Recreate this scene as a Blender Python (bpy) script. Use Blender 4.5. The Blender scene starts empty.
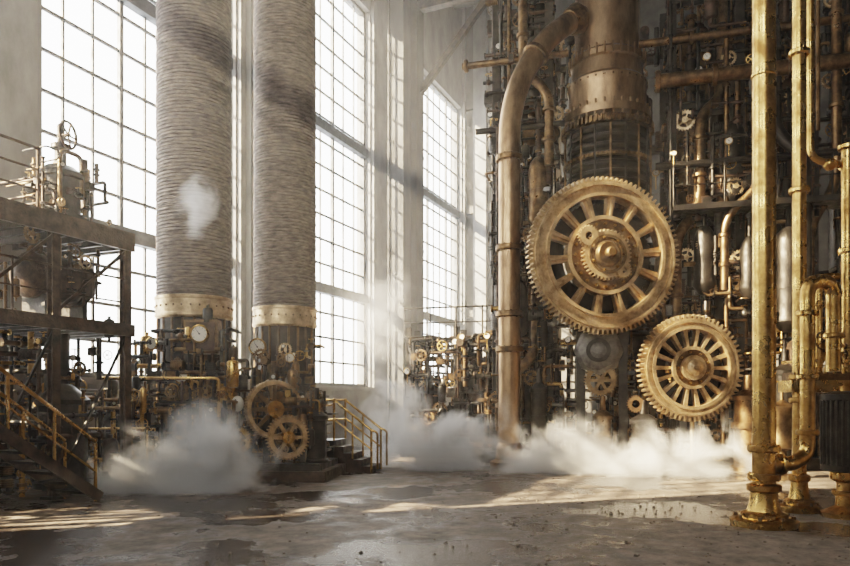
import bpy, math, random
from mathutils import Vector, Matrix
V = Vector
PI = math.pi
scene = bpy.context.scene

# ------------------------------------------------------------------ materials
def new_mat(name):
    m = bpy.data.materials.new(name); m.use_nodes = True
    nt = m.node_tree; nt.nodes.clear()
    out = nt.nodes.new('ShaderNodeOutputMaterial')
    return m, nt, out

def surf(name, c1, c2, metal, r1, r2, scale=3.0, bump=0.2, detail=6, stretch=(1, 1, 1), bscale=None, dirt=0.0):
    m, nt, out = new_mat(name)
    N = nt.nodes.new; L = nt.links.new
    b = N('ShaderNodeBsdfPrincipled'); L(b.outputs[0], out.inputs[0])
    tc = N('ShaderNodeTexCoord'); mp = N('ShaderNodeMapping'); mp.inputs['Scale'].default_value = stretch
    L(tc.outputs['Object'], mp.inputs[0])
    n = N('ShaderNodeTexNoise'); n.inputs['Scale'].default_value = scale; n.inputs['Detail'].default_value = detail
    n.inputs['Roughness'].default_value = 0.65
    L(mp.outputs[0], n.inputs['Vector'])
    cr = N('ShaderNodeValToRGB'); cr.color_ramp.elements[0].position = 0.35; cr.color_ramp.elements[1].position = 0.65
    cr.color_ramp.elements[0].color = (*c1, 1); cr.color_ramp.elements[1].color = (*c2, 1)
    L(n.outputs['Fac'], cr.inputs[0])
    L(cr.outputs[0], b.inputs['Base Color'])
    b.inputs['Metallic'].default_value = metal
    mr = N('ShaderNodeMapRange'); mr.inputs[1].default_value = 0.35; mr.inputs[2].default_value = 0.65
    mr.inputs[3].default_value = r2; mr.inputs[4].default_value = r1
    L(n.outputs['Fac'], mr.inputs[0]); L(mr.outputs[0], b.inputs['Roughness'])
    if bump > 0:
        n2 = N('ShaderNodeTexNoise'); n2.inputs['Scale'].default_value = bscale or scale * 5; n2.inputs['Detail'].default_value = 5
        L(mp.outputs[0], n2.inputs['Vector'])
        bp = N('ShaderNodeBump'); bp.inputs['Strength'].default_value = bump; bp.inputs['Distance'].default_value = 0.02
        L(n2.outputs['Fac'], bp.inputs['Height']); L(bp.outputs[0], b.inputs['Normal'])
    return m

BRASS = surf('aged_brass', (0.25, 0.14, 0.048), (0.68, 0.45, 0.175), 1.0, 0.18, 0.43, 3.5, 0.15)
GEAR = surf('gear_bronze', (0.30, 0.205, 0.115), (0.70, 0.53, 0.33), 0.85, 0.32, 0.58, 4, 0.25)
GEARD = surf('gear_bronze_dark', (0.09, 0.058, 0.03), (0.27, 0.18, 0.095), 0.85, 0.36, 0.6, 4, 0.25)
BRONZE = surf('dark_bronze', (0.065, 0.04, 0.022), (0.26, 0.16, 0.08), 0.9, 0.27, 0.55, 4, 0.25)
COPPER = surf('column_copper', (0.16, 0.10, 0.058), (0.46, 0.31, 0.185), 0.9, 0.28, 0.52, 2.0, 0.3, stretch=(1, 1, 0.4))
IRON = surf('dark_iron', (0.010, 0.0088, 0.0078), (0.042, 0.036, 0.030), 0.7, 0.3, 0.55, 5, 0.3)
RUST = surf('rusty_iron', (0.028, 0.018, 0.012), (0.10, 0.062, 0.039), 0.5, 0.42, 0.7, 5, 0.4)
STEEL = surf('grey_steel', (0.06, 0.056, 0.052), (0.18, 0.165, 0.15), 0.8, 0.3, 0.55, 5, 0.2)
WRAP = surf('stack_lagging', (0.042, 0.030, 0.024), (0.165, 0.122, 0.097), 0.1, 0.5, 0.8, 5, 0.7, stretch=(1, 1, 3), bscale=14)
DIAL = surf('dial_face', (0.6, 0.56, 0.48), (0.75, 0.7, 0.6), 0.0, 0.3, 0.4, 3, 0)
FRAME = surf('window_iron', (0.05, 0.055, 0.06), (0.10, 0.105, 0.11), 0.3, 0.5, 0.7, 4, 0.1)
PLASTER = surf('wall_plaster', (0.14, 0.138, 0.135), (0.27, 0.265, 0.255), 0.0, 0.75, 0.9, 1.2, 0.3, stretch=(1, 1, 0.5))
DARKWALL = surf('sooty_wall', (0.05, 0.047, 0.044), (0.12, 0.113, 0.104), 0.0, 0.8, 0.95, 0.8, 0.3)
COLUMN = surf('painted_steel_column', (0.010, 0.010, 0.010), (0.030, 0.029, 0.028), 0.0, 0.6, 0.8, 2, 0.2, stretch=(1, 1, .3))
STONE = surf('rubble_stone', (0.06, 0.05, 0.04), (0.16, 0.13, 0.10), 0, 0.8, 0.95, 8, 0.4)

def floor_mat():
    m, nt, out = new_mat('wet_concrete_floor')
    N = nt.nodes.new; L = nt.links.new
    b = N('ShaderNodeBsdfPrincipled'); L(b.outputs[0], out.inputs[0])
    tc = N('ShaderNodeTexCoord')
    n = N('ShaderNodeTexNoise'); n.inputs['Scale'].default_value = 0.42; n.inputs['Detail'].default_value = 10; n.inputs['Roughness'].default_value = 0.64
    L(tc.outputs['Object'], n.inputs['Vector'])
    nf = N('ShaderNodeTexNoise'); nf.inputs['Scale'].default_value = 2.6; nf.inputs['Detail'].default_value = 11; nf.inputs['Roughness'].default_value = 0.78
    L(tc.outputs['Object'], nf.inputs['Vector'])
    cr = N('ShaderNodeValToRGB')
    e = cr.color_ramp.elements
    e[0].position = 0.34; e[0].color = (0.038, 0.031, 0.026, 1)
    e[1].position = 0.66; e[1].color = (0.235, 0.19, 0.155, 1)
    L(nf.outputs['Fac'], cr.inputs[0])
    wet = N('ShaderNodeMapRange'); wet.inputs[1].default_value = 0.45; wet.inputs[2].default_value = 0.54
    wet.inputs[3].default_value = 1; wet.inputs[4].default_value = 0
    L(n.outputs['Fac'], wet.inputs[0])
    mx = N('ShaderNodeMix'); mx.data_type = 'RGBA'; mx.blend_type = 'MULTIPLY'
    L(wet.outputs[0], mx.inputs[0]); L(cr.outputs[0], mx.inputs[6]); mx.inputs[7].default_value = (0.35, 0.35, 0.36, 1)
    L(mx.outputs[2], b.inputs['Base Color'])
    rr = N('ShaderNodeMapRange'); rr.inputs[3].default_value = 0.66; rr.inputs[4].default_value = 0.14
    L(wet.outputs[0], rr.inputs[0]); L(rr.outputs[0], b.inputs['Roughness'])
    bs = N('ShaderNodeMapRange'); bs.inputs[3].default_value = 1.0; bs.inputs[4].default_value = 0.35
    L(wet.outputs[0], bs.inputs[0])
    bp = N('ShaderNodeBump'); bp.inputs['Distance'].default_value = 0.045
    L(bs.outputs[0], bp.inputs['Strength'])
    L(nf.outputs['Fac'], bp.inputs['Height']); L(bp.outputs[0], b.inputs['Normal'])
    return m
FLOOR = floor_mat()

def glass_mat():
    m, nt, out = new_mat('window_glass')
    N = nt.nodes.new; L = nt.links.new
    t = N('ShaderNodeBsdfTransparent'); t.inputs[0].default_value = (0.95, 0.97, 0.98, 1)
    g = N('ShaderNodeBsdfGlossy'); g.inputs['Roughness'].default_value = 0.1
    mx = N('ShaderNodeMixShader'); mx.inputs[0].default_value = 0.05
    L(t.outputs[0], mx.inputs[1]); L(g.outputs[0], mx.inputs[2]); L(mx.outputs[0], out.inputs[0])
    return m
GLASS = glass_mat()

def steam_mat(name, dens, nscale, seed, amp=1.6):
    m, nt, out = new_mat(name)
    N = nt.nodes.new; L = nt.links.new
    pv = N('ShaderNodeVolumePrincipled'); pv.inputs['Color'].default_value = (0.985, 0.985, 0.985, 1)
    pv.inputs['Anisotropy'].default_value = 0.1
    L(pv.outputs[0], out.inputs['Volume'])
    tc = N('ShaderNodeTexCoord')
    ln = N('ShaderNodeVectorMath'); ln.operation = 'LENGTH'; L(tc.outputs['Object'], ln.inputs[0])
    geo = N('ShaderNodeNewGeometry')
    no = N('ShaderNodeTexNoise'); no.noise_dimensions = '4D'; no.inputs['W'].default_value = seed
    no.inputs['Scale'].default_value = nscale; no.inputs['Detail'].default_value = 6; no.inputs['Distortion'].default_value = 0.7
    no.inputs['Roughness'].default_value = 0.6
    L(geo.outputs['Position'], no.inputs['Vector'])
    a = N('ShaderNodeMath'); a.operation = 'SUBTRACT'; a.inputs[0].default_value = 0.98; L(ln.outputs['Value'], a.inputs[1])
    s = N('ShaderNodeMath'); s.operation = 'SUBTRACT'; L(no.outputs['Fac'], s.inputs[0]); s.inputs[1].default_value = 0.56
    ma = N('ShaderNodeMath'); ma.operation = 'MULTIPLY_ADD'; L(s.outputs[0], ma.inputs[0]); ma.inputs[1].default_value = amp * 2.2; L(a.outputs[0], ma.inputs[2])
    ed = N('ShaderNodeMapRange'); ed.inputs[1].default_value = 0.0; ed.inputs[2].default_value = 0.55; L(a.outputs[0], ed.inputs[0])
    cl = N('ShaderNodeClamp'); L(ma.outputs[0], cl.inputs[0])
    mu = N('ShaderNodeMath'); mu.operation = 'MULTIPLY'; L(cl.outputs[0], mu.inputs[0]); L(ed.outputs[0], mu.inputs[1])
    m2 = N('ShaderNodeMath'); m2.operation = 'MULTIPLY'; L(mu.outputs[0], m2.inputs[0]); m2.inputs[1].default_value = dens
    L(m2.outputs[0], pv.inputs['Density'])
    return m

# ------------------------------------------------------------------ mesh builder
def basis(axis):
    return V(axis).normalized().to_track_quat('Z', 'Y').to_matrix().to_4x4()

class MB:
    def __init__(s):
        s.v = []; s.f = []; s.mi = []; s.mats = []; s.M = Matrix()
    def add(s, vs, fs, m):
        if m not in s.mats: s.mats.append(m)
        k = s.mats.index(m); o = len(s.v)
        M = s.M
        s.v.extend([M @ V(p) for p in vs])
        for f in fs:
            s.f.append([i + o for i in f]); s.mi.append(k)
    def box(s, x0, x1, y0, y1, z0, z1, m):
        vs = [(x0, y0, z0), (x1, y0, z0), (x1, y1, z0), (x0, y1, z0), (x0, y0, z1), (x1, y0, z1), (x1, y1, z1), (x0, y1, z1)]
        s.add(vs, [(0, 3, 2, 1), (4, 5, 6, 7), (0, 1, 5, 4), (1, 2, 6, 5), (2, 3, 7, 6), (3, 0, 4, 7)], m)
    def cbox(s, c, d, m):
        s.box(c[0] - d[0] / 2, c[0] + d[0] / 2, c[1] - d[1] / 2, c[1] + d[1] / 2, c[2] - d[2] / 2, c[2] + d[2] / 2, m)
    def beam(s, p0, p1, w, h, m):
        p0 = V(p0); p1 = V(p1); d = p1 - p0; L = d.length
        B = Matrix.Translation(p0) @ basis(d)
        old = s.M; s.M = old @ B
        s.box(-w / 2, w / 2, -h / 2, h / 2, 0, L, m); s.M = old
    def ibeam(s, p0, p1, w, m):
        p0 = V(p0); p1 = V(p1); d = p1 - p0; L = d.length
        old = s.M; s.M = old @ Matrix.Translation(p0) @ basis(d)
        t = w * 0.12
        s.box(-w / 2, w / 2, -w / 2, -w / 2 + t, 0, L, m); s.box(-w / 2, w / 2, w / 2 - t, w / 2, 0, L, m)
        s.box(-t / 2, t / 2, -w / 2 + t, w / 2 - t, 0, L, m); s.M = old
    def lathe(s, o, axis, prof, m, seg=24, cap=True, jit=None):
        B = Matrix.Translation(V(o)) @ basis(axis)
        vs = []; fs = []
        cs = [(math.cos(2 * PI * i / seg), math.sin(2 * PI * i / seg)) for i in range(seg)]
        for (r, h) in prof:
            for (c, si) in cs:
                rr = r + (jit() if jit else 0)
                vs.append(B @ V((rr * c, rr * si, h)))
        for j in range(len(prof) - 1):
            for i in range(seg):
                i2 = (i + 1) % seg
                fs.append((j * seg + i, j * seg + i2, (j + 1) * seg + i2, (j + 1) * seg + i))
        if cap:
            fs.append(tuple(reversed(range(seg)))); n = (len(prof) - 1) * seg
            fs.append(tuple(n + i for i in range(seg)))
        s.add(vs, fs, m)
    def cyl(s, p0, p1, r, m, seg=16):
        p0 = V(p0); d = V(p1) - p0
        s.lathe(p0, d, [(r, 0), (r, d.length)], m, seg)
    def flange(s, p, axis, r, t, m, seg=20, bolts=0, bm=None):
        a = V(axis).normalized(); p = V(p)
        b = min(0.015, t * .2)
        s.lathe(p - a * t / 2, a, [(r - b, 0), (r, b), (r, t - b), (r - b, t)], m, seg)
        if bolts:
            B = basis(a)
            for i in range(bolts):
                an = 2 * PI * i / bolts
                q = p + (B @ V((math.cos(an) * r * .86, math.sin(an) * r * .86, 0)))
                s.cyl(q - a * (t / 2 + r * .07), q + a * (t / 2 + r * .07), max(r * .055, .008), bm or m, 6)
    def sphere(s, c, r, m, seg=16, sq=1.0):
        n = seg // 2
        prof = [(max(r * math.sin(PI * i / n), 0.0005), -r * sq * math.cos(PI * i / n)) for i in range(n + 1)]
        s.lathe(c, (0, 0, 1), prof, m, seg)
    def torus(s, c, axis, R, r, m, seg=24, rs=8):
        B = Matrix.Translation(V(c)) @ basis(axis); vs = []; fs = []
        for i in range(seg):
            a = 2 * PI * i / seg
            for j in range(rs):
                b = 2 * PI * j / rs; q = R + r * math.cos(b)
                vs.append(B @ V((q * math.cos(a), q * math.sin(a), r * math.sin(b))))
        for i in range(seg):
            for j in range(rs):
                i2 = (i + 1) % seg; j2 = (j + 1) % rs
                fs.append((i * rs + j, i2 * rs + j, i2 * rs + j2, i * rs + j2))
        s.add(vs, fs, m)
    def tube(s, pts, r, m, seg=12, fil=0.0, n=6):
        pts = [V(p) for p in pts]
        if fil > 0 and len(pts) > 2:
            q = [pts[0]]
            for i in range(1, len(pts) - 1):
                a = pts[i - 1] - pts[i]; b = pts[i + 1] - pts[i]
                k = min(fil, a.length * .49, b.length * .49)
                A = pts[i] + a.normalized() * k; Bq = pts[i] + b.normalized() * k
                for j in range(n + 1):
                    t = j / n
                    q.append(A * (1 - t) ** 2 + pts[i] * 2 * t * (1 - t) + Bq * t * t)
            q.append(pts[-1]); pts = q
        vs = []; fs = []; T = [(pts[min(i + 1, len(pts) - 1)] - pts[max(i - 1, 0)]).normalized() for i in range(len(pts))]
        nrm = T[0].orthogonal().normalized()
        for i, p in enumerate(pts):
            nrm = (nrm - T[i] * nrm.dot(T[i])).normalized(); bn = T[i].cross(nrm)
            for j in range(seg):
                a = 2 * PI * j / seg
                vs.append(p + nrm * (r * math.cos(a)) + bn * (r * math.sin(a)))
        for i in range(len(pts) - 1):
            for j in range(seg):
                j2 = (j + 1) % seg
                fs.append((i * seg + j, i * seg + j2, (i + 1) * seg + j2, (i + 1) * seg + j))
        fs.append(tuple(reversed(range(seg)))); o = (len(pts) - 1) * seg
        fs.append(tuple(o + j for j in range(seg)))
        s.add(vs, fs, m)
    def ring(s, c, axis, rt, rr, ri, teeth, z0, z1, m, sub=1):
        """toothed ring: rt tip radius, rr root radius, ri bore"""
        B = Matrix.Translation(V(c)) @ basis(axis)
        out = []
        if teeth:
            for i in range(teeth):
                for (f, r) in ((0.0, rr), (0.22, rr), (0.34, rt), (0.66, rt), (0.78, rr)):
                    out.append((2 * PI * (i + f) / teeth, r))
        else:
            for i in range(64): out.append((2 * PI * i / 64, rt))
        n = len(out); vs = []
        for z in (z0, z1):
            for (a, r) in out: vs.append(B @ V((r * math.cos(a), r * math.sin(a), z)))
            for (a, r) in out: vs.append(B @ V((ri * math.cos(a), ri * math.sin(a), z)))
        fs = []
        for i in range(n):
            j = (i + 1) % n
            fs.append((2 * n + i, 2 * n + j, 3 * n + j, 3 * n + i)); fs.append((i, n + i, n + j, j))
            fs.append((i, j, 2 * n + j, 2 * n + i)); fs.append((n + i, 3 * n + i, 3 * n + j, n + j))
        s.add(vs, fs, m)
    def spoke(s, c, axis, a, r0, r1, w0, w1, z0, z1, m):
        old = s.M; s.M = old @ Matrix.Translation(V(c)) @ basis(axis) @ Matrix.Rotation(a, 4, 'Z')
        vs = []
        for z in (z0, z1):
            vs += [(r0, -w0 / 2, z), (r1, -w1 / 2, z), (r1, w1 / 2, z), (r0, w0 / 2, z)]
        s.add(vs, [(0, 3, 2, 1), (4, 5, 6, 7), (0, 1, 5, 4), (1, 2, 6, 5), (2, 3, 7, 6), (3, 0, 4, 7)], m); s.M = old
    def handwheel(s, c, axis, R, m, seg=20):
        s.torus(c, axis, R, R * .1, m, seg, 6)
        for i in range(5): s.spoke(c, axis, 2 * PI * i / 5, 0, R, R * .1, R * .1, -R * .05, R * .05, m)
        a = V(axis).normalized(); s.cyl(V(c) - a * R * .8, V(c) + a * R * .15, R * .13, m, 8)
    def gauge(s, c, axis, R, rim=None, face=None):
        rim = rim or BRASS; face = face or DIAL
        a = V(axis).normalized(); c = V(c)
        s.lathe(c - a * R * .5, a, [(R * .85, 0), (R, R * .1), (R, R * .6), (R * .85, R * .68), (R * .8, R * .6)], rim, 20, False)
        s.cyl(c - a * R * .1, c + a * R * .06, R * .84, face, 20)
        s.cyl(c + a * R * .06, c + a * R * .1, R * .09, IRON, 8)
        s.spoke(c, axis, 2.2, 0, R * .65, R * .07, R * .02, R * .07, R * .09, IRON)
        for i in range(9): s.spoke(c, axis, -.6 + i * .54, R * .6, R * .75, R * .03, R * .03, R * .06, R * .075, IRON)
    def finish(s, name, loc=(0, 0, 0), rotz=0.0, parent=None):
        me = bpy.data.meshes.new(name); me.from_pydata([tuple(p) for p in s.v], [], s.f)
        for m in s.mats: me.materials.append(m)
        me.polygons.foreach_set('material_index', s.mi)
        me.polygons.foreach_set('use_smooth', [True] * len(s.f))
        me.update()
        try: me.set_sharp_from_angle(angle=math.radians(38))
        except Exception: pass
        o = bpy.data.objects.new(name, me); scene.collection.objects.link(o)
        o.location = loc; o.rotation_euler = (0, 0, rotz)
        if parent: o.parent = parent
        return o

# ------------------------------------------------------------------ machinery fittings
METALS = [IRON, IRON, IRON, BRONZE, BRONZE, RUST, STEEL, BRASS, GEARD]
def fit(mb, rng, x0, x1, y0, y1, z0, z1, n, k=1.0, pal=METALS, types=None, skip=None):
    """dense machine fittings between the given limits, facing -y"""
    for _ in range(n):
        x = rng.uniform(x0, x1); y = rng.uniform(y0, y1); z = rng.uniform(z0, z1)
        m = rng.choice(pal); m2 = rng.choice(pal)
        t = rng.choice(types or ['v', 'v', 'v', 'h', 'h', 'box', 'tank', 'wheel', 'gauge', 'gear', 'rib', 'valve', 'elbow', 'elbow'])
        r = rng.uniform(.025, .075) * k
        if skip and skip(x, z):
            continue
        if t == 'v':
            L = rng.uniform(.6, 2.6) * k; za = max(z0, z - L / 2); zb = min(z1, z + L / 2)
            mb.cyl((x, y, za), (x, y, zb), r, m, 10)
            for q in range(rng.randint(2, 4)):
                mb.flange((x, y, rng.uniform(za, zb)), (0, 0, 1), r * 1.7, r * .8, m2, 12)
        elif t == 'h':
            L = rng.uniform(.4, 1.4) * k; xa = max(x0, x - L / 2); xb = min(x1, x + L / 2)
            mb.cyl((xa, y, z), (xb, y, z), r, m, 10)
            mb.flange((xa, y, z), (1, 0, 0), r * 1.7, r * .8, m2, 12); mb.flange((xb, y, z), (1, 0, 0), r * 1.7, r * .8, m2, 12)
            mb.flange(((xa + xb) / 2, y, z), (1, 0, 0), r * 1.6, r, m2, 12)
        elif t == 'box':
            w = rng.uniform(.12, .35) * k; h = rng.uniform(.12, .4) * k
            mb.cbox((x, y, z), (w, w * .8, h), m); mb.cbox((x, y - w * .4, z), (w * .8, .04 * k, h * .8), m2)
            for sx in (-1, 1):
                for sz in (-1, 1): mb.cyl((x + sx * w * .33, y - w * .4 - .035 * k, z + sz * h * .33), (x + sx * w * .33, y - w * .4, z + sz * h * .33), .012 * k, m, 6)
        elif t == 'tank':
            R = rng.uniform(.08, .2) * k; H = rng.uniform(.3, .8) * k
            mb.lathe((x, y, z), (0, 0, 1), [(R * .2, -.1 * k), (R * .25, 0), (R * .8, .02 * k), (R, R * .4), (R, H * .5), (R * 1.08, H * .5), (R * 1.08, H * .56), (R, H * .56), (R, H), (R * .8, H + R * .35), (R * .3, H + R * .55), (R * .3, H + R), (.01, H + R)], m, 16)
        elif t == 'wheel':
            mb.handwheel((x, y - .1 * k, z), (rng.uniform(-.4, .4), -1, rng.uniform(-.2, .3)), rng.uniform(.08, .18) * k, rng.choice([m, BRASS, RUST]))
        elif t == 'gauge':
            R = rng.uniform(.06, .11) * k
            mb.gauge((x, y - .08 * k, z), (rng.uniform(-.3, .1), -1, .1), R, rng.choice([BRASS, IRON]))
            mb.cyl((x, y - .05 * k, z - R), (x, y - .05 * k, max(z - .4 * k, z0)), .015 * k, BRASS, 8)
        elif t == 'gear':
            R = rng.uniform(.12, .28) * k; c = (x, y - .05 * k, z); a = (rng.uniform(-.2, .2), -1, 0)
            gm = rng.choice([GEAR, GEARD, BRONZE])
            mb.ring(c, a, R, R * .88, R * .68, 22, -.03 * k, .03 * k, gm); mb.ring(c, a, R * .3, R * .3, R * .05, 0, -.05 * k, .05 * k, gm)
            for i in range(5): mb.spoke(c, a, 2 * PI * i / 5, R * .2, R * .72, R * .14, R * .1, -.02 * k, .02 * k, gm)
        elif t == 'rib':
            R = rng.uniform(.06, .14) * k; H = rng.uniform(.25, .6) * k; pr = []; q = int(H / (.05 * k))
            for i in range(q): pr += [(R, i * .05 * k), (R * 1.25, i * .05 * k), (R * 1.25, (i + .5) * .05 * k), (R, (i + .5) * .05 * k)]
            ax = rng.choice([(0, 0, 1), (0, 0, 1), (1, 0, 0), (0, -1, 0)])
            mb.lathe((x, y, z), ax, pr, m, 14)
        elif t == 'valve':
            mb.cyl((x - .15 * k, y, z), (x + .15 * k, y, z), r, m, 10); mb.sphere((x, y, z), r * 1.7, m2, 12)
            mb.cyl((x, y, z), (x, y, z + .22 * k), r * .35, m, 8); mb.handwheel((x, y, z + .22 * k), (0, 0, 1), .09 * k, BRASS, 16)
        else:
            L1 = rng.uniform(.3, 1.0) * k * rng.choice((-1, 1)); L2 = rng.uniform(.3, 1.2) * k * rng.choice((-1, 1))
            zz = min(max(z + L2, z0), z1); xx = min(max(x + L1, x0), x1)
            mb.tube([(x, y + .5, z), (x, y, z), (x, y, zz), (xx, y, zz), (xx, y + .6, zz)], r * .8, m, 10, .12 * k, 4)
            mb.flange((x, y, (z + zz) / 2), (0, 0, 1), r * 1.5, r * .8, m2, 12)

def railing(mb, pts, h, m, r=.022, mid=(.5,), post=True, gap=1.1):
    pts = [V(p) for p in pts]
    for i in range(len(pts) - 1):
        a, b = pts[i], pts[i + 1]
        for k in (1.0,) + tuple(mid): mb.cyl(a + V((0, 0, h * k)), b + V((0, 0, h * k)), r if k == 1 else r * .75, m, 8)
        n = max(1, round((b - a).length / gap))
        for j in range(n + 1):
            p = a.lerp(b, j / n); mb.cyl(p, p + V((0, 0, h)), r, m, 8); mb.sphere(p + V((0, 0, h)), r * 1.6, m, 8)

# ------------------------------------------------------------------ room shell
RZ = math.radians(66); P0 = (-7.975, 14.5, 0)
TMIN, TMAX, NMAX, H = -14.0, 24.8, 27.0, 22.5
SILL, HEAD = 2.2, 17.0
mb = MB(); mb.box(TMIN - .6, TMAX + .6, -NMAX - .6, .6, -.2, 0, FLOOR); mb.finish('floor', P0, RZ)
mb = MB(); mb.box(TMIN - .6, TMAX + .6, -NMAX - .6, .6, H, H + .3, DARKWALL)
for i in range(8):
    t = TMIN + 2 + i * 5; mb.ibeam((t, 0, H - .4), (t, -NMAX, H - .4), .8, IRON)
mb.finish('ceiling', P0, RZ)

wins = [(-8.6, -1.7), (0.0, 6.2), (7.2, 14.3), (18.2, 24.35)]  # first opening is out of view, added so sun reaches gears and floor
mb = MB()
edges = [TMIN - .6] + [e for w in wins for e in w] + [TMAX + .6]
for i in range(0, len(edges), 2): mb.box(edges[i], edges[i + 1], 0, .6, 0, H, PLASTER)
for a, b in wins:
    mb.box(a, b, 0, .6, 0, SILL, PLASTER); mb.box(a, b, 0, .6, HEAD, H, PLASTER)
    mb.box(a - .1, b + .1, -.12, .0, SILL - .15, SILL, PLASTER)
    mb.box(a - .28, a - .06, -.14, 0, SILL, H, PLASTER); mb.box(b + .06, b + .28, -.14, 0, SILL, H, PLASTER)
mb.box(-1.4, -.35, -.4, 0, 0, H, PLASTER)
mb.box(6.5, 6.9, -.3, 0, 0, H, PLASTER)
mb.box(16.9, 17.9, -.4, 0, 0, H, PLASTER)
mb.finish('wall_left', P0, RZ)

def window(name, a, b, loc, rz, y=.3, z0=SILL, z1=HEAD, beams=(5.65, 11.4)):
    mb = MB(); W = b - a
    mb.box(a, a + .12, y - .08, y + .08, z0, z1, FRAME); mb.box(b - .12, b, y - .08, y + .08, z0, z1, FRAME)
    mb.box(a, b, y - .08, y + .08, z0, z0 + .12, FRAME); mb.box(a, b, y - .08, y + .08, z1 - .12, z1, FRAME)
    nc = max(4, round(W / .8))
    for i in range(1, nc):
        t = a + W * i / nc; w = .055 if i % 3 == 0 else .026
        mb.box(t - w, t + w, y - (.07 if i % 3 == 0 else .03), y + .03, z0, z1, FRAME)
    nr = round((z1 - z0) / .85)
    for i in range(1, nr):
        z = z0 + (z1 - z0) * i / nr; w = .034
        mb.box(a, b, y - .03, y + .03, z - w, z + w, FRAME)
    for z in beams: mb.box(a, b, y - .2, y + .05, z - .17, z + .17, FRAME)
    mb.add([(a, y + .01, z0), (b, y + .01, z0), (b, y + .01, z1), (a, y + .01, z1)], [(0, 1, 2, 3)], GLASS)
    mb.finish(name, loc, rz)
for i, (a, b) in enumerate(wins): window('window_%d' % (i + 1), a, b, P0, RZ)

u = V((math.cos(RZ), math.sin(RZ), 0)); nrm = V((math.sin(RZ), -math.cos(RZ), 0))
Cb = V(P0) + u * TMAX
RB = RZ - PI / 2
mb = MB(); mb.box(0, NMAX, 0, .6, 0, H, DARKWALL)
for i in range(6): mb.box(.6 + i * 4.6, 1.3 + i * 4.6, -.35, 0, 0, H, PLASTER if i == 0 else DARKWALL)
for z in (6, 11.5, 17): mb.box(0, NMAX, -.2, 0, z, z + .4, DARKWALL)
mb.finish('wall_back', Cb, RB)
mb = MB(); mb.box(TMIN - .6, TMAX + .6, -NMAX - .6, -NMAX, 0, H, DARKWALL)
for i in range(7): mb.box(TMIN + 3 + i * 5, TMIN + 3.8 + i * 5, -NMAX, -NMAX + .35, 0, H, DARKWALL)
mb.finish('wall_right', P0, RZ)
Cf = V(P0) + u * TMIN
fill_wins = [(1.5, 6.5), (10, 14.5)]  # unseen openings behind the camera, added to give soft front fill
mb = MB(); ed = [0] + [e for w in fill_wins for e in w] + [NMAX]
for i in range(0, len(ed), 2): mb.box(ed[i], ed[i + 1], -.6, 0, 0, H, PLASTER)
for a, b in fill_wins: mb.box(a, b, -.6, 0, 0, 6.5, PLASTER); mb.box(a, b, -.6, 0, 17.5, H, PLASTER)
mb.finish('wall_front', Cf, RB)
for i, (a, b) in enumerate(fill_wins): window('window_%d' % (i + 5), a, b, Cf, RB, y=-.3, z0=6.5, z1=17.5, beams=(12,))

# steel columns + braces along the left wall
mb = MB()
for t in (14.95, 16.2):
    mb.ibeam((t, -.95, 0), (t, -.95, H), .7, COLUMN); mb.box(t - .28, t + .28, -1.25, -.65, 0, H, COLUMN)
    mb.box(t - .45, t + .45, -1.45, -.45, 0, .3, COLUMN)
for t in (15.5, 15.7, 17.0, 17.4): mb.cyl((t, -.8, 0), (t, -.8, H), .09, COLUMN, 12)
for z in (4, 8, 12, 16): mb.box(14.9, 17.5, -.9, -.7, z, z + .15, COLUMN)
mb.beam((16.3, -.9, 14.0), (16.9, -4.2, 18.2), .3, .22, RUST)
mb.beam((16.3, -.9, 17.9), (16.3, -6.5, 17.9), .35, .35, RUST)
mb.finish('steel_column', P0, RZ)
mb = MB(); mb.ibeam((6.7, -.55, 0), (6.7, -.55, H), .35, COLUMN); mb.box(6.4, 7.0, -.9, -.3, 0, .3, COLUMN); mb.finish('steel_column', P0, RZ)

# ------------------------------------------------------------------ ribbed lagged smoke stacks
def stack(R, zb, zt, seed):
    rng = random.Random(seed); mb = MB(); pr = []; z = zb; pitch = .078
    while z < zt - .1:
        rr = R * (1 - .0006 * (z - zb)) + rng.uniform(-.006, .006)
        pr += [(rr - .03, z), (rr, z + pitch * .22), (rr, z + pitch * .85)]
        z += pitch
    mb.lathe((0, 0, 0), (0, 0, 1), pr, WRAP, 56, True, lambda: rng.uniform(-.006, .006))
    mb.lathe((0, 0, zb - .42), (0, 0, 1), [(R * .98, -.05), (R * 1.04, 0), (R * 1.04, .05), (R * 1.02, .07), (R * 1.02, .36), (R * 1.05, .38), (R * 1.05, .44), (R * .9, .47)], GEAR, 48)
    for i in range(28):
        a = 2 * PI * i / 28; mb.sphere((R * 1.03 * math.cos(a), R * 1.03 * math.sin(a), zb - .2), .025, BRONZE, 6)
    dr = R * .95
    mb.lathe((0, 0, 0), (0, 0, 1), [(dr * 1.15, 0), (dr * 1.15, .18), (dr, .25), (dr, 1.0), (dr * 1.04, 1.0), (dr * 1.04, 1.1), (dr, 1.1), (dr, 2.2), (dr * 1.04, 2.2), (dr * 1.04, 2.32), (dr, 2.32), (dr, zb - .4)], IRON, 40)
    for i in range(20):
        a = 2 * PI * i / 20; c, s_ = math.cos(a), math.sin(a)
        mb.cyl((c * dr * 1.01, s_ * dr * 1.01, .2), (c * dr * 1.01, s_ * dr * 1.01, zb - .42), .03, BRONZE if i % 3 else RUST, 8)
    return mb, rng
mb, rng = stack(.825, 3.98, H, 3)
mb.cbox((.5, -.95, 3.05), (.72, .35, .72), BRONZE); mb.cbox((.5, -1.14, 3.05), (.6, .04, .6), RUST); mb.gauge((.5, -1.2, 3.1), (0, -1, 0), .2)
mb.gauge((-.55, -1.1, 2.9), (-.2, -1, 0), .14)
mb.gauge((.1, -1.15, 2.2), (0, -1, 0), .16)
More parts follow.
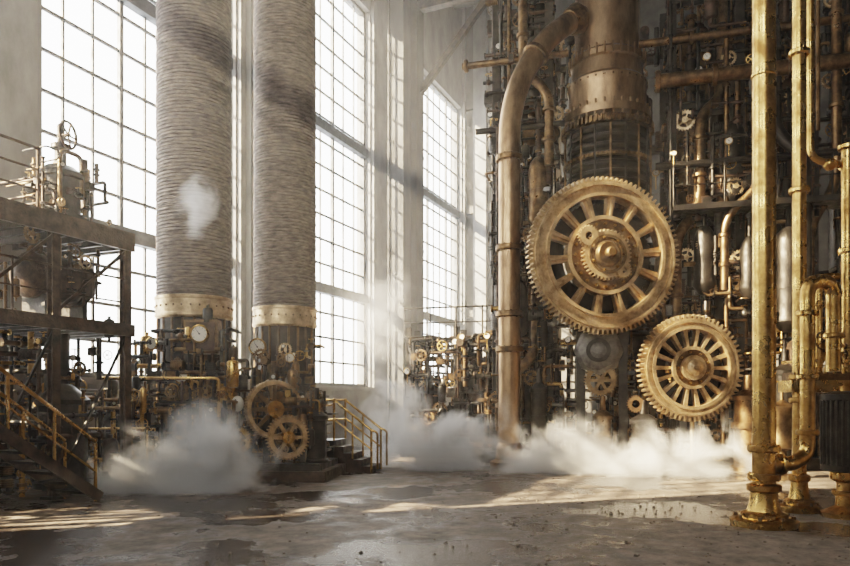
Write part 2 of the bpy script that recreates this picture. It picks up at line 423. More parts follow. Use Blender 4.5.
fit(mb, rng, -1.1, 1.15, -1.35, -.75, .3, 3.2, 130, .75)
fit(mb, rng, -1.5, 1.3, -1.6, -.9, .3, 2.1, 150, .7)
mb.box(-1.6, 1.5, -1.65, 1.2, 0, .22, RUST)
mb.tube([(-1.5, -1.5, 2.15), (1.0, -1.5, 2.15), (1.0, -1.5, 1.3)], .035, BRASS, 10, .1)
mb.finish('smoke_stack', (-5.27, 16, 0), 0)

mb, rng = stack(.765, 3.95, H, 5)
mb.gauge((-.45, -1.0, 2.95), (0, -1, 0), .21); mb.gauge((.3, -.95, 2.7), (.2, -1, 0), .12)
fit(mb, rng, -1.0, 1.0, -1.15, -.7, .3, 3.0, 110, .7)
mb.finish('smoke_stack', (-3.5, 17.5, 0), 0)

# ------------------------------------------------------------------ valve manifold bench between gantry and stack
rng = random.Random(52); mb = MB()
mb.box(-.85, .85, -.45, .45, 0, .2, RUST); mb.box(-.8, .8, -.4, .4, 1.0, 1.06, IRON)
for x in (-.75, .75):
    for y in (-.35, .35): mb.box(x - .04, x + .04, y - .04, y + .04, .2, 1.0, IRON)
for x, R, h, m in ((-.5, .2, .7, BRONZE), (.05, .16, 1.0, IRON), (.5, .22, .6, RUST)):
    mb.lathe((x, .05, .2), (0, 0, 1), [(R * 1.2, 0), (R * 1.2, .05), (R, .08), (R, h), (R * 1.15, h), (R * 1.15, h + .06), (R * .5, h + .2), (.03, h + .25), (.03, h + .9)], m, 20)
mb.handwheel((-.5, -.1, 1.95), (0, -1, .3), .16, BRASS); mb.handwheel((.5, -.1, 1.8), (0, -1, .3), .13, BRASS)
fit(mb, rng, -.8, .8, -.45, .4, .2, 1.9, 110, .6)
railing(mb, [(-.85, -.5, 0), (.85, -.5, 0)], 1.15, BRASS, .022, (.5,), gap=.55)
mb.finish('valve_manifold', (-6.35, 13.95, 0), math.radians(12))

# ------------------------------------------------------------------ small flywheel engine in front of the stacks
rng = random.Random(11); mb = MB()
mb.box(-1.35, 1.1, -1.0, 1.0, 0, .22, RUST); mb.box(-1.2, .95, -.85, .85, .22, .36, IRON)
for x in (-1.1, -.3, .5): mb.ibeam((x, -.5, .3), (x, -.5, 1.7), .12, IRON)
mb.box(-1.15, .6, -.56, -.44, 1.65, 1.75, BRONZE)
ax = (.75, -1, .05)
c1 = (.3, -.95, .92)
mb.ring(c1, ax, .47, .42, .32, 40, -.05, .05, GEAR)
for i in range(6): mb.spoke(c1, ax, i * PI / 3, .05, .34, .09, .06, -.03, .03, GEAR)
mb.ring(c1, ax, .13, .13, .03, 0, -.08, .09, BRASS)
c2 = (-.05, -.75, 1.5)
mb.ring(c2, ax, .62, .6, .52, 60, -.12, .1, GEAR)
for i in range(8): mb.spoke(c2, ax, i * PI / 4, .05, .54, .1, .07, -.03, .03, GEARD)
mb.ring(c2, ax, .18, .18, .03, 0, -.1, .12, BRASS)
c3 = (-.75, -.85, .85)
mb.ring(c3, (-.1, -1, 0), .26, .23, .15, 26, -.04, .04, BRASS)
for i in range(5): mb.spoke(c3, (-.1, -1, 0), i * 2 * PI / 5, .02, .17, .05, .04, -.03, .03, BRASS)
mb.lathe((-.9, -.6, .36), (0, 0, 1), [(.22, 0), (.22, .05), (.17, .08), (.17, .6), (.22, .62), (.22, .7), (.1, .78), (.05, .8), (.05, 1.3)], BRONZE, 20)
mb.lathe((.75, -.3, .36), (0, 0, 1), [(.25, 0), (.25, .05), (.2, .08), (.2, .9), (.25, .92), (.25, 1.0), (.1, 1.1), (.05, 1.15), (.05, 1.6)], IRON, 20)
mb.sphere((-.85, -.75, 1.62), .13, DIAL, 16, 1.3)
fit(mb, rng, -1.2, .9, -.75, .5, .35, 1.9, 180, .62)
mb.finish('flywheel_engine', (-3.05, 15.5, 0), math.radians(-6))

mb = MB()
mb.box(-.55, .15, -.5, .5, 0, .75, IRON)
for i in range(4): mb.box(.15 + i * .22, .37 + i * .22, -.45, .45, 0, .6 - i * .15, RUST)
for y in (-.47, .47):
    railing(mb, [(-.5, y, .75), (.15, y, .75)], .95, BRASS, .026, gap=.65)
    mb.cyl((.15, y, 1.7), (1.05, y, 1.0), .028, BRASS, 10); mb.cyl((.15, y, 1.25), (1.05, y, .55), .02, BRASS, 8)
    mb.cyl((1.05, y, 0), (1.05, y, 1.0), .028, BRASS, 10); mb.cyl((.6, y, .3), (.6, y, 1.35), .022, BRASS, 10)
    mb.tube([(1.05, y, 1.0), (1.2, y, .95), (1.2, y, .1)], .026, BRASS, 8, .1)
mb.finish('access_steps', (-2.2, 16.9, 0), math.radians(-10))

# ------------------------------------------------------------------ left gantry platform
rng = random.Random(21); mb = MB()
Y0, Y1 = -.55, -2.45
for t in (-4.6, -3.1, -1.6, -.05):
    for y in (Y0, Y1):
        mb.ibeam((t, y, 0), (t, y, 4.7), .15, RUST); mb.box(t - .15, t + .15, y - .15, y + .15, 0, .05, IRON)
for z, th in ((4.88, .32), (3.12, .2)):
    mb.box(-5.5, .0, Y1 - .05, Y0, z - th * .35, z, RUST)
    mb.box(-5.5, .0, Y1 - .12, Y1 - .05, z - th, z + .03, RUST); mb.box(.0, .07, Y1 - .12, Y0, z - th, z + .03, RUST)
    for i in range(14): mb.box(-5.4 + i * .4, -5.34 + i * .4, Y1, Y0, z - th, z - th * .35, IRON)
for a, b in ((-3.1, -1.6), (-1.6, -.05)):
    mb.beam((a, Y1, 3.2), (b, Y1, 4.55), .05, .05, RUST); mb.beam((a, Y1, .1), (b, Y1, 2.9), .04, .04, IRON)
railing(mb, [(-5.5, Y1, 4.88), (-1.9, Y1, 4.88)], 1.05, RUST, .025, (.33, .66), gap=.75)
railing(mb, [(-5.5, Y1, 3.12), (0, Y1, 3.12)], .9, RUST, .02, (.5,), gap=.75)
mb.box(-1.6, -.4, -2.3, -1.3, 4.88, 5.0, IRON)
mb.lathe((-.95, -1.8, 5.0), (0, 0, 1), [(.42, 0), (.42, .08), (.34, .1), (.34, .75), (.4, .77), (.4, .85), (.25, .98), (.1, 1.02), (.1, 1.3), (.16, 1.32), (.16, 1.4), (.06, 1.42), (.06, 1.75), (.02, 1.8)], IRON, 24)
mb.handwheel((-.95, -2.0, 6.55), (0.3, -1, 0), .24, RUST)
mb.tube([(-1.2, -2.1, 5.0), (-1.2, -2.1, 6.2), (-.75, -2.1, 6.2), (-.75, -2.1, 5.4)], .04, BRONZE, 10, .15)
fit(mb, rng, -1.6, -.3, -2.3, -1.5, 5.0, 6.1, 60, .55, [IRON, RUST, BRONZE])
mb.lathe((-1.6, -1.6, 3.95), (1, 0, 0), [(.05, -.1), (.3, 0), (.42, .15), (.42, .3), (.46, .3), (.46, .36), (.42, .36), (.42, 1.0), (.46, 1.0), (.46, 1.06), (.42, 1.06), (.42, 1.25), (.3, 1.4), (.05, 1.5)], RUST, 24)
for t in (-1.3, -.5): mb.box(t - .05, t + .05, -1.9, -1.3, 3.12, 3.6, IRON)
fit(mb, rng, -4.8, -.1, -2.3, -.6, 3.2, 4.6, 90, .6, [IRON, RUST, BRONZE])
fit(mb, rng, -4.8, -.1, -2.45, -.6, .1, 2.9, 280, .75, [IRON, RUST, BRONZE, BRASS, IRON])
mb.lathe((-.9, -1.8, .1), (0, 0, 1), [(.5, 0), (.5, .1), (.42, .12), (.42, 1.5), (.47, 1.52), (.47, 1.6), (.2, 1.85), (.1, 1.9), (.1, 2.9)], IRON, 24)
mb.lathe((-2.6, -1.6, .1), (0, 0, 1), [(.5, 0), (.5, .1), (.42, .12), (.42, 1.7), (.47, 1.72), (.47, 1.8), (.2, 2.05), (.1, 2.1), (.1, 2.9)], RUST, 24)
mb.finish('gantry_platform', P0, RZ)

mb = MB(); ns = 12; t0, t1 = -4.6, -1.5; zt = 2.2
for i in range(ns):
    t = t0 + (t1 - t0) * i / ns; z = zt * (1 - i / ns)
    mb.box(t, t + .33, -3.3, -2.62, z - .04, z, IRON)
for y in (-3.33, -2.6):
    mb.beam((t0, y, zt), (t1 + .1, y, 0.05), .05, .18, RUST)
    mb.cyl((t0, y, zt + .95), (t1, y, 1.0), .03, BRASS, 10); mb.cyl((t0, y, zt + .5), (t1, y, .5), .02, BRASS, 8)
    for i in range(5):
        t = t0 + (t1 - t0) * i / 4; z = zt * (1 - i / 4); mb.cyl((t, y, z), (t, y, z + .97), .026, BRASS, 10)
mb.box(t0 - 1.4, t0, -3.35, -2.6, zt - .1, zt, RUST)
for t in (t0 - 1.3, t0 - .1):
    for y in (-3.3, -2.7): mb.box(t - .05, t + .05, y - .05, y + .05, 0, zt, IRON)
mb.finish('metal_stair', P0, RZ)

# ------------------------------------------------------------------ main engine
ME = (4.5, 18.5, 0); MR = math.radians(-15)
rng = random.Random(7); mb = MB()
for x in (-2.7, -1.25, 1.95, 3.6, 5.3):
    for y in (.5, 3.6): mb.ibeam((x, y, 0), (x, y, 13.5 if x < 4 else 15), .22, IRON)
for z in (3.2, 6.4, 9.4, 12.2):
    mb.ibeam((-2.8, 3.6, z), (5.4, 3.6, z), .24, IRON)
    for a, b in ((-2.8, -1.1), (1.8, 5.4)): mb.ibeam((a, .5, z), (b, .5, z), .2, IRON)
    for x in (-2.7, -1.25, 1.95, 3.6, 5.3): mb.ibeam((x, .5, z), (x, 3.6, z), .18, IRON)
def vessel(x, y, z0, z1, R, m):
    pr = [(R * .3, -.25), (R * .6, -.2), (R * 1.08, 0), (R * 1.08, .12), (R, .16)]; z = .8
    while z < z1 - z0 - .7:
        pr += [(R, z), (R * 1.05, z), (R * 1.05, z + .1), (R, z + .1)]; z += .9
    hh = z1 - z0; pr += [(R, hh - .35), (R * .85, hh - .15), (R * .45, hh), (R * .2, hh + .03), (R * .2, hh + .5), (R * .35, hh + .5), (R * .35, hh + .6), (.02, hh + .62)]
    mb.lathe((x, y, z0), (0, 0, 1), pr, m, 32)
for a in ((-1.9, 1.9, .3, 6.0, .8, IRON), (3.7, 2.3, .3, 8.6, .95, IRON), (1.1, 2.4, .3, 5.6, 1.1, RUST), (-2.1, 1.6, 7.0, 10.6, .55, RUST), (2.5, 1.2, 7, 11.5, .45, BRONZE),
          (4.7, 1.1, 7.2, 10.4, .5, RUST), (3.4, .3, 6.9, 8.8, .3, IRON), (2.7, .0, 4.6, 6.1, .26, IRON), (4.6, -.2, 3.6, 5.9, .33, IRON), (3.7, -.3, 4.4, 5.7, .22, IRON),
          (-1.5, .2, 6.6, 8.3, .28, BRONZE), (-1.6, .9, 11.2, 13.4, .4, IRON), (3.4, 1.4, 11.9, 14.5, .5, IRON), (-2.0, -.2, 3.6, 4.9, .25, IRON), (4.8, -.6, .9, 3.2, .36, RUST)):
    vessel(*a)
for x0, x1, y, z, R, m in ((2.1, 4.9, 1.0, 6.0, .42, IRON), (-2.7, -1.0, .8, 5.4, .35, RUST), (2.0, 5.2, 1.4, 10.9, .36, IRON), (-2.6, -1.1, .9, 9.2, .3, BRONZE)):
    mb.lathe((x0, y, z), (1, 0, 0), [(.05, -.12), (R * .7, 0), (R, .15), (R, .5), (R * 1.08, .5), (R * 1.08, .6), (R, .6), (R, x1 - x0 - .6), (R * 1.08, x1 - x0 - .6), (R * 1.08, x1 - x0 - .5), (R, x1 - x0 - .5), (R, x1 - x0 - .15), (R * .7, x1 - x0), (.05, x1 - x0 + .12)], m, 28)
for pts, r, m in (([(2.0, -.2, 3.5), (2.0, -.2, 5.9), (2.6, .1, 6.6), (2.6, .1, 9.0), (3.2, .6, 9.6), (3.2, .6, 13.5)], .14, BRONZE),
                  ([(4.9, -.4, 3.0), (4.9, -.4, 7.6), (4.3, -.1, 8.3), (4.3, -.1, 11), (4.3, 1.2, 11.6)], .16, IRON),
                  ([(-1.2, .0, 8.0), (-1.2, .0, 10.0), (-1.9, .0, 10.6), (-1.9, .0, 13.4)], .13, BRONZE),
                  ([(5.1, .0, .3), (5.1, .0, 6.0), (5.7, .0, 6.9), (5.7, .0, 12.5)], .12, BRONZE),
                  ([(3.1, -.5, 4.4), (3.1, -.5, 6.2), (3.9, -.5, 6.9), (3.9, -.2, 9.3)], .1, BRONZE),
                  ([(-2.3, -.5, .3), (-2.3, -.5, 2.2), (-1.6, -.5, 2.8), (-1.6, .4, 3.4), (-1.6, .4, 6)], .13, BRONZE)):
    mb.tube(pts, r, m, 16, .45, 6)
    for a, b in zip(pts[:-1], pts[1:]):
        A = V(a); B = V(b)
        if (B - A).length > 1.2: mb.flange(A.lerp(B, .35), B - A, r * 1.4, .1, m, 18, 8); mb.flange(A.lerp(B, .75), B - A, r * 1.4, .1, m, 18, 8)
mb.box(-3.0, 5.5, -.3, 4.0, 0, .3, IRON)
PU = [IRON, IRON, IRON, BRONZE, RUST, RUST]
fit(mb, rng, -2.7, 5.3, -.4, 1.3, .3, 4.2, 480, .88)
fit(mb, rng, 1.7, 5.3, -.2, 1.9, 4, 8.5, 330, .92, PU + [GEARD])
fit(mb, rng, -2.8, -1.1, -.2, 1.9, 4, 8.5, 170, .92, PU + [STEEL])
fit(mb, rng, 1.8, 5.5, .0, 2.2, 8, 14, 340, 1.05, PU)
fit(mb, rng, -3.0, -1.1, .0, 2.2, 8, 14, 210, 1.0, PU)
fit(mb, rng, -1.1, 1.8, 2.6, 3.4, 6, 13, 90, 1.2, [IRON, IRON, RUST])
for i in range(26):
    x = rng.uniform(-2.8, 5.4); r = rng.uniform(.03, .09); y = rng.uniform(-.1, 1.8); m = rng.choice([IRON, BRONZE, IRON, RUST])
    if -1.15 < x < 1.85: continue
    z1 = rng.uniform(8, 14.5); mb.cyl((x, y, .3), (x, y, z1), r, m, 12)
    for z in range(1, int(z1), 2): mb.flange((x, y, z + rng.random()), (0, 0, 1), r * 1.6, .07, m, 14)
mb.cyl((.16, 1.2, 5.25), (.16, -1.2, 5.25), .28, BRONZE, 20)
mb.cyl((2.21, 1.2, 2.5), (2.21, -1.2, 2.5), .18, BRONZE, 20)
mb.ibeam((-.35, -.5, 0), (-.35, -.5, 5.6), .22, IRON); mb.ibeam((.7, -.5, 0), (.7, -.5, 5.6), .22, IRON)
mb.cyl((2.3, -1.0, 0), (2.3, -1.0, 1.3), .05, GEAR, 12); mb.flange((2.3, -1.0, .04), (0, 0, 1), .2, .08, IRON)
hx = (0.1, -.85, 2.95)
mb.lathe((hx[0], hx[1] + .3, hx[2]), (0, -1, 0), [(.62, 0), (.62, .2), (.5, .26), (.5, .3), (.3, .34)], STEEL, 8)
mb.ring(hx, (0, -1, 0), .3, .3, .2, 0, .02, .1, IRON); mb.cyl(hx, (hx[0], hx[1] - .12, hx[2]), .1, STEEL, 16)
mb.ring((.15, -.75, 2.2), (0, -1, 0), .42, .37, .26, 34, -.1, .02, GEARD)
for i in range(6): mb.spoke((.15, -.75, 2.2), (0, -1, 0), i * PI / 3, 0, .3, .08, .08, -.08, 0, GEARD)
mb.ring((1.0, -.8, 1.6), (0, -1, 0), .22, .18, .1, 20, -.06, .04, BRONZE)
for x, R, z1, m in ((-2.2, .28, 1.5, BRONZE), (-1.4, .2, 1.9, IRON), (.2, .22, 1.2, BRONZE), (1.2, .3, 1.1, IRON), (3.6, .33, 1.7, BRONZE), (4.4, .25, 2.3, IRON)):
    mb.lathe((x, -.75, 0), (0, 0, 1), [(R * 1.3, 0), (R * 1.3, .1), (R, .12), (R, z1 * .6), (R * 1.2, z1 * .6), (R * 1.2, z1 * .68), (R, z1 * .68), (R, z1), (R * 1.2, z1), (R * 1.2, z1 + .1), (R * .4, z1 + .25), (R * .3, z1 + .6)], m, 20)
mb.box(1.9, 6.6, -.7, .3, 6.42, 6.5, IRON); mb.box(1.9, 6.6, -.75, -.7, 6.38, 6.52, IRON)
railing(mb, [(1.9, -.7, 6.5), (6.6, -.7, 6.5)], 1.0, IRON, .022, (.5,), gap=1.2)
mb.ibeam((6.5, 0, 0), (6.5, 0, 13), .3, IRON)
fit(mb, rng, 5.3, 8.5, -.2, 1.4, .3, 5, 180, 1.0, [IRON, BRONZE, RUST, IRON, GEARD])
fit(mb, rng, 5.3, 9.5, .2, 1.8, 5, 13, 200, 1.15, PU)
mb.box(5.4, 8.6, .3, 2.2, 0, .3, IRON); mb.lathe((7.4, 1.6, .3), (0, 0, 1), [(.8, 0), (.8, .1), (.7, .15), (.7, 4), (.75, 4), (.75, 4.1), (.7, 4.1), (.7, 5.2), (.4, 5.6), (.2, 5.7), (.2, 12)], IRON, 28)
mb.finish('steam_engine', ME, MR)

mb = MB()
mb.cyl((1.5, -.3, 9.8), (8.5, -.3, 9.8), .18, BRONZE, 20)
for x in (1.55, 2.9, 4.6, 6.3, 8): mb.flange((x, -.3, 9.8), (1, 0, 0), .27, .12, BRONZE, 20, 8)
mb.cyl((-3.6, .1, 11.0), (-.7, .1, 11.0), .09, BRONZE, 16); mb.cyl((1.1, .1, 11.0), (6, .1, 11.0), .1, BRONZE, 16)
for x in (-3.5, -1.8, 2.4, 4.2): mb.flange((x, .1, 11.0), (1, 0, 0), .17, .1, BRONZE, 16)
mb.cyl((1.5, -.1, 7.7), (6, -.1, 7.7), .09, IRON, 14)
mb.cyl((-3.2, .0, 9.1), (-.8, .0, 9.1), .08, IRON, 14)
mb.finish('header_pipe', ME, MR)

# main exhaust flue
mb = MB()
pr = [(.95, 3.5), (.95, 6.2), (1.2, 6.25), (1.2, 6.4), (1.02, 6.45)]
z = 6.5
while z < 9.0:
    pr += [(1.05, z), (1.12, z + .03), (1.12, z + .1), (1.05, z + .13), (1.02, z + .2)]; z += .24
mb.lathe((0, 0, 0), (0, 0, 1), pr + [(1.02, 9.4)], IRON, 48)
mb.lathe((0, 0, 0), (0, 0, 1), [(1.02, 9.3), (1.18, 9.35), (1.18, 9.55), (1.05, 9.6), (1.05, 10.2), (1.08, 10.25), (1.08, 10.4), (.98, 10.5), (.95, 10.9), (1.0, 10.95), (1.0, 11.1), (.88, 11.2), (.87, 14), (.93, 14.02), (.93, 14.2), (.87, 14.22), (.87, H - .02)], COPPER, 48)
mb.ring((0, 0, 9.15), (0, 0, 1), 1.26, 1.19, .9, 60, -.1, .06, BRONZE)
mb.ring((0, 0, 8.2), (0, 0, 1), 1.2, 1.16, .9, 60, -.04, .04, GEARD)
mb.ring((0, 0, 6.75), (0, 0, 1), 1.28, 1.2, .9, 50, -.08, .08, BRONZE)
for i in range(30):
    a = 2 * PI * i / 30; c, s_ = math.cos(a), math.sin(a)
    mb.cyl((c * 1.13, s_ * 1.13, 9.25), (c * 1.13, s_ * 1.13, 9.68), .035, COPPER, 6)
    mb.cyl((c * 1.03, s_ * 1.03, 10.9), (c * 1.03, s_ * 1.03, 11.2), .03, COPPER, 6)
    mb.sphere((c * 1.07, s_ * 1.07, 10.33), .035, BRONZE, 6)
for i in range(18):
    a = 2 * PI * i / 18; c, s_ = math.cos(a), math.sin(a); mb.cyl((c * 1.16, s_ * 1.16, 6.9), (c * 1.16, s_ * 1.16, 9.0), .03, BRONZE if i % 2 else IRON, 8)
mb.finish('exhaust_flue', (5.07, 19.5, 0), 0)

mb = MB()
pr = [(.75, 7.2), (.75, 7.4), (.66, 7.45), (.66, 9), (.74, 9), (.74, 9.2), (.66, 9.2), (.64, 12.5), (.72, 12.5), (.72, 12.7), (.62, 12.7), (.62, H - .02)]
mb.lathe((0, 0, 0), (0, 0, 1), [(.7, 0), (.7, 7.2)] + pr, BRONZE, 36)
for z in (7.6, 7.9, 8.2, 8.5): mb.flange((0, 0, z), (0, 0, 1), .76, .12, IRON, 36, 20)
mb.finish('exhaust_flue', (9.95, 23.0, 0), 0)
mb = MB(); mb.lathe((0, 0, 0), (0, 0, 1), [(.5, 0), (.5, 11), (.56, 11), (.56, 11.2), (.5, 11.2), (.5, H - .02)], IRON, 30); mb.finish('exhaust_flue', (13.6, 22.6, 0), 0)

# swan-neck steam pipe
mb = MB()
path = [(2.17, 18.0, 0.3), (2.17, 18.0, 8.9), (2.45, 18.1, 10.0), (3.2, 18.4, 11.2), (3.9, 18.9, 11.9), (4.5, 19.3, 12.3)]
pth = [V(p) for p in path]
mb.tube(pth, .28, COPPER, 24, .75, 8)
for z in (3.0, 3.9, 5.6, 7.9): mb.flange((2.17, 18.0, z), (0, 0, 1), .36, .14, BRONZE, 24, 12)
mb.lathe((2.17, 18.0, 0), (0, 0, 1), [(.5, 0), (.5, .12), (.36, .18), (.34, .5), (.28, .6)], BRONZE, 24)
d = (pth[3] - pth[2]).normalized(); mb.flange(pth[2].lerp(pth[3], .6), d, .35, .14, BRONZE, 24, 12)
d = (pth[5] - pth[4]).normalized(); mb.lathe(pth[4], d, [(.3, 0), (.36, .1), (.38, .2), (.42, .3)], BRONZE, 24)
mb.finish('steam_pipe')

# ------------------------------------------------------------------ gear wheels
mb = MB(); A = (0, -1, 0); C = (0, 0, 0)
mb.M = Matrix.Scale(.95, 4)
mb.ring(C, A, 2.04, 1.93, 1.54, 96, -.15, .15, GEAR)
mb.ring(C, A, 1.88, 1.88, 1.80, 0, .14, .22, GEAR); mb.ring(C, A, 1.60, 1.60, 1.52, 0, -.18, .26, GEAR)
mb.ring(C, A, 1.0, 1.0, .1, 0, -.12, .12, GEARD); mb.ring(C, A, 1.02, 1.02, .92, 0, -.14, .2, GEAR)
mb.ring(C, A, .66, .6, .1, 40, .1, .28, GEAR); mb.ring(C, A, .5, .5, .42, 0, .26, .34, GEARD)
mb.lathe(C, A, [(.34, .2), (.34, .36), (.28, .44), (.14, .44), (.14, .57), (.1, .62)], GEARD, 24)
for i in range(7):
    a = 2 * PI * i / 7; mb.sphere((.42 * math.cos(a), -.34, .42 * math.sin(a)), .04, BRASS, 8)
for i in range(14):
    a = 2 * PI * i / 14 + .1
    mb.spoke(C, A, a, .95, 1.56, .15, .24, -.1, .1, GEAR); mb.spoke(C, A, a, .95, 1.56, .05, .07, .08, .19, GEAR)
for i in range(20):
    a = 2 * PI * i / 20; mb.cyl((.82 * math.cos(a), -.1, .82 * math.sin(a)), (.82 * math.cos(a), -.2, .82 * math.sin(a)), .04, BRASS, 8)
mb.ring((0, 0, 0), A, 1.46, 1.42, 1.0, 60, -.5, -.3, IRON)
mb.ring((-.5, -.25, .45), A, .28, .24, .1, 22, -.05, .08, GEAR)
mb.ring((.42, -.25, -.4), A, .22, .18, .08, 18, -.05, .08, GEAR)
mb.finish('gear_wheel', (4.4, 17.3, 5.25), math.radians(8))
mb = MB(); mb.M = Matrix.Scale(.985, 4)
mb.ring(C, A, 1.31, 1.2, .98, 64, -.12, .12, GEAR); mb.ring(C, A, 1.16, 1.16, 1.1, 0, .1, .17, GEAR); mb.ring(C, A, 1.02, 1.02, .94, 0, -.14, .19, GEAR)
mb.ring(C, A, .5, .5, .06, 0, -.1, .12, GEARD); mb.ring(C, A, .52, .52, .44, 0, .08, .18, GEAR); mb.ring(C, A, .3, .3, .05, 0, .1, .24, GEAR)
mb.lathe(C, A, [(.2, .2), (.2, .3), (.12, .34), (.08, .38)], GEAR, 20)
for i in range(18):
    a = 2 * PI * i / 18; mb.spoke(C, A, a, .46, .97, .06, .11, -.07, .09, GEAR)
for i in range(9):
    a = 2 * PI * (i + .5) / 9; mb.cyl((.38 * math.cos(a), -.1, .38 * math.sin(a)), (.38 * math.cos(a), -.19, .38 * math.sin(a)), .03, BRASS, 8)
mb.ring(C, A, .9, .9, .55, 0, -.3, -.2, IRON)
mb.finish('gear_wheel', (6.38, 16.85, 2.47), math.radians(5))

# ------------------------------------------------------------------ pumps between stacks and engine
rng = random.Random(33); mb = MB()
mb.box(-1.6, 1.6, -.6, 1.2, 0, .3, IRON)
for x in (-1.5, 0, 1.5): mb.ibeam((x, 0, .3), (x, 0, 3.9), .16, IRON); mb.ibeam((x, 1, .3), (x, 1, 3.9), .16, IRON)
for z in (1.9, 3.5): mb.box(-1.6, 1.6, -.1, 1.1, z, z + .08, IRON)
railing(mb, [(-1.6, -.1, 3.58), (1.6, -.1, 3.58)], .9, IRON, .025, gap=.8)
fit(mb, rng, -1.5, 1.5, -.5, .9, .3, 3.6, 220, 1.0, [IRON, BRONZE, RUST, IRON, IRON])
for x, R, h in ((-1, .35, 1.6), (.6, .4, 2.4)):
    mb.lathe((x, .5, .3), (0, 0, 1), [(R * 1.2, 0), (R * 1.2, .1), (R, .15), (R, h), (R * .7, h + .2), (.1, h + .3), (.1, h + .8)], RUST, 24)
mb.finish('pump_assembly', (.95, 21, 0), math.radians(-15))

# ------------------------------------------------------------------ foreground right brass pipework
def foot(mb, x, y, k=1.0, m=BRASS):
    mb.lathe((x, y, 0), (0, 0, 1), [(.42 * k, 0), (.43 * k, .03), (.43 * k, .08), (.38 * k, .11), (.3 * k, .12), (.3 * k, .17), (.22 * k, .2), (.19 * k, .3), (.17 * k, .45), (.22 * k, .48), (.22 * k, .55), (.17 * k, .57)], m, 32)
    for i in range(8):
        a = 2 * PI * i / 8 + .2; mb.cyl((x + .36 * k * math.cos(a), y + .36 * k * math.sin(a), .05), (x + .36 * k * math.cos(a), y + .36 * k * math.sin(a), .15), .03 * k, BRONZE, 6)
mb = MB(); mb.cyl((4.6, 9.5, .1), (4.6, 9.5, H - .02), .15, BRASS, 32); foot(mb, 4.6, 9.5)
for z in (.66, 1.04): mb.flange((4.6, 9.5, z), (0, 0, 1), .21, .09, BRASS, 28, 10)
for z in (6.1, 9.5): mb.flange((4.6, 9.5, z), (0, 0, 1), .165, .05, BRASS, 28)
mb.tube([(4.65, 9.5, .82), (5.05, 9.62, .82), (5.3, 9.7, .95), (5.3, 9.7, 3.35), (5.72, 9.8, 3.35), (5.72, 9.8, 2.1)], .1, BRASS, 20, .22, 8)
mb.flange((4.84, 9.56, .82), (1, .3, 0), .15, .07, BRASS, 20, 8)
for z in (1.25, 2.02, 2.9): mb.flange((5.3, 9.7, z), (0, 0, 1), .15, .07, BRASS, 20, 8)
mb.flange((5.72, 9.8, 2.6), (0, 0, 1), .14, .07, BRASS, 20, 8)
mb.finish('brass_pipe')
mb = MB(); mb.cyl((5.72, 10.7, .1), (5.72, 10.7, H - .02), .1, BRASS, 24); foot(mb, 5.72, 10.7, .7)
for z in (1.7, 2.05, 4.9, 7.0): mb.flange((5.72, 10.7, z), (0, 0, 1), .15, .08, BRASS, 24, 8)
mb.tube([(6.0, 10.9, H - .02), (6.0, 10.9, 5.45), (6.5, 10.9, 5.35), (7.2, 10.9, 5.35)], .055, BRASS, 16, .2, 8)
mb.cyl((6.12, 10.9, 5.9), (6.12, 10.9, H - .02), .03, BRONZE, 10)
mb.flange((6.5, 10.9, 5.36), (1, 0, 0), .09, .06, BRASS, 16); mb.sphere((6.3, 10.9, 5.37), .1, BRASS, 12)
mb.cyl((6.52, 10.8, 1.9), (6.52, 10.8, 5.6), .09, BRASS, 20)
for z in (2.3, 4.0, 5.6): mb.flange((6.52, 10.8, z), (0, 0, 1), .14, .08, BRASS, 20, 8)
mb.box(5.55, 6.75, 10.6, 11.0, 1.82, 2.0, BRASS); mb.box(5.6, 6.7, 10.62, 10.98, 2.0, 2.12, BRONZE)
for i in range(8): mb.cyl((5.65 + i * .14, 10.62, 2.1), (5.65 + i * .14, 10.62, 2.2), .025, BRASS, 6)
mb.cyl((6.65, 10.8, 0), (6.65, 10.8, 1.85), .1, BRASS, 16)
mb.tube([(6.05, 10.75, 2.1), (6.05, 10.75, 3.6), (6.35, 10.75, 3.6)], .05, BRASS, 14, .15)
mb.handwheel((6.05, 10.6, 2.6), (0, -1, 0), .14, BRONZE)
fit(mb, random.Random(4), 5.8, 6.8, 10.65, 10.95, 2.2, 3.4, 14, .5, [BRASS, BRONZE])
mb.finish('brass_pipe')
mb = MB(); R = .3
pr = [(R * .9, .66), (R * 1.06, .68), (R * 1.06, .76), (R, .77), (R, 1.68), (R * 1.08, 1.7), (R * 1.08, 1.78), (R * .9, 1.8), (R * .5, 1.83)]
mb.lathe((0, 0, 0), (0, 0, 1), pr, IRON, 32)
for i in range(26):
    a = 2 * PI * i / 26; mb.cyl((R * 1.02 * math.cos(a), R * 1.02 * math.sin(a), .76), (R * 1.02 * math.cos(a), R * 1.02 * math.sin(a), 1.7), .02, IRON, 8)
mb.lathe((0, 0, 0), (0, 0, 1), [(.32, 0), (.33, .07), (.24, .1), (.13, .16), (.11, .5), (.2, .55), (.2, .66)], BRASS, 28)
mb.flange((0, 0, .35), (0, 0, 1), .17, .07, BRASS, 20, 8)
mb.cyl((0, 0, 1.8), (0, 0, 1.9), .08, BRASS, 16)
mb.finish('pressure_drum', (6.12, 10.2, 0))
mb = MB(); mb.lathe((0, 0, 0), (0, 0, 1), [(.35, 0), (.35, .06), (.1, .1), (.1, .6), (.26, .66), (.27, .7), (.25, .75), (.25, 1.45), (.27, 1.5), (.27, 1.56), (.1, 1.66), (.04, 1.7), (.04, 2.1)], GEARD, 24)
mb.handwheel((0, 0, 2.1), (0, 0, 1), .15, BRASS); mb.finish('bronze_canister', (7.75, 15.2, 0))

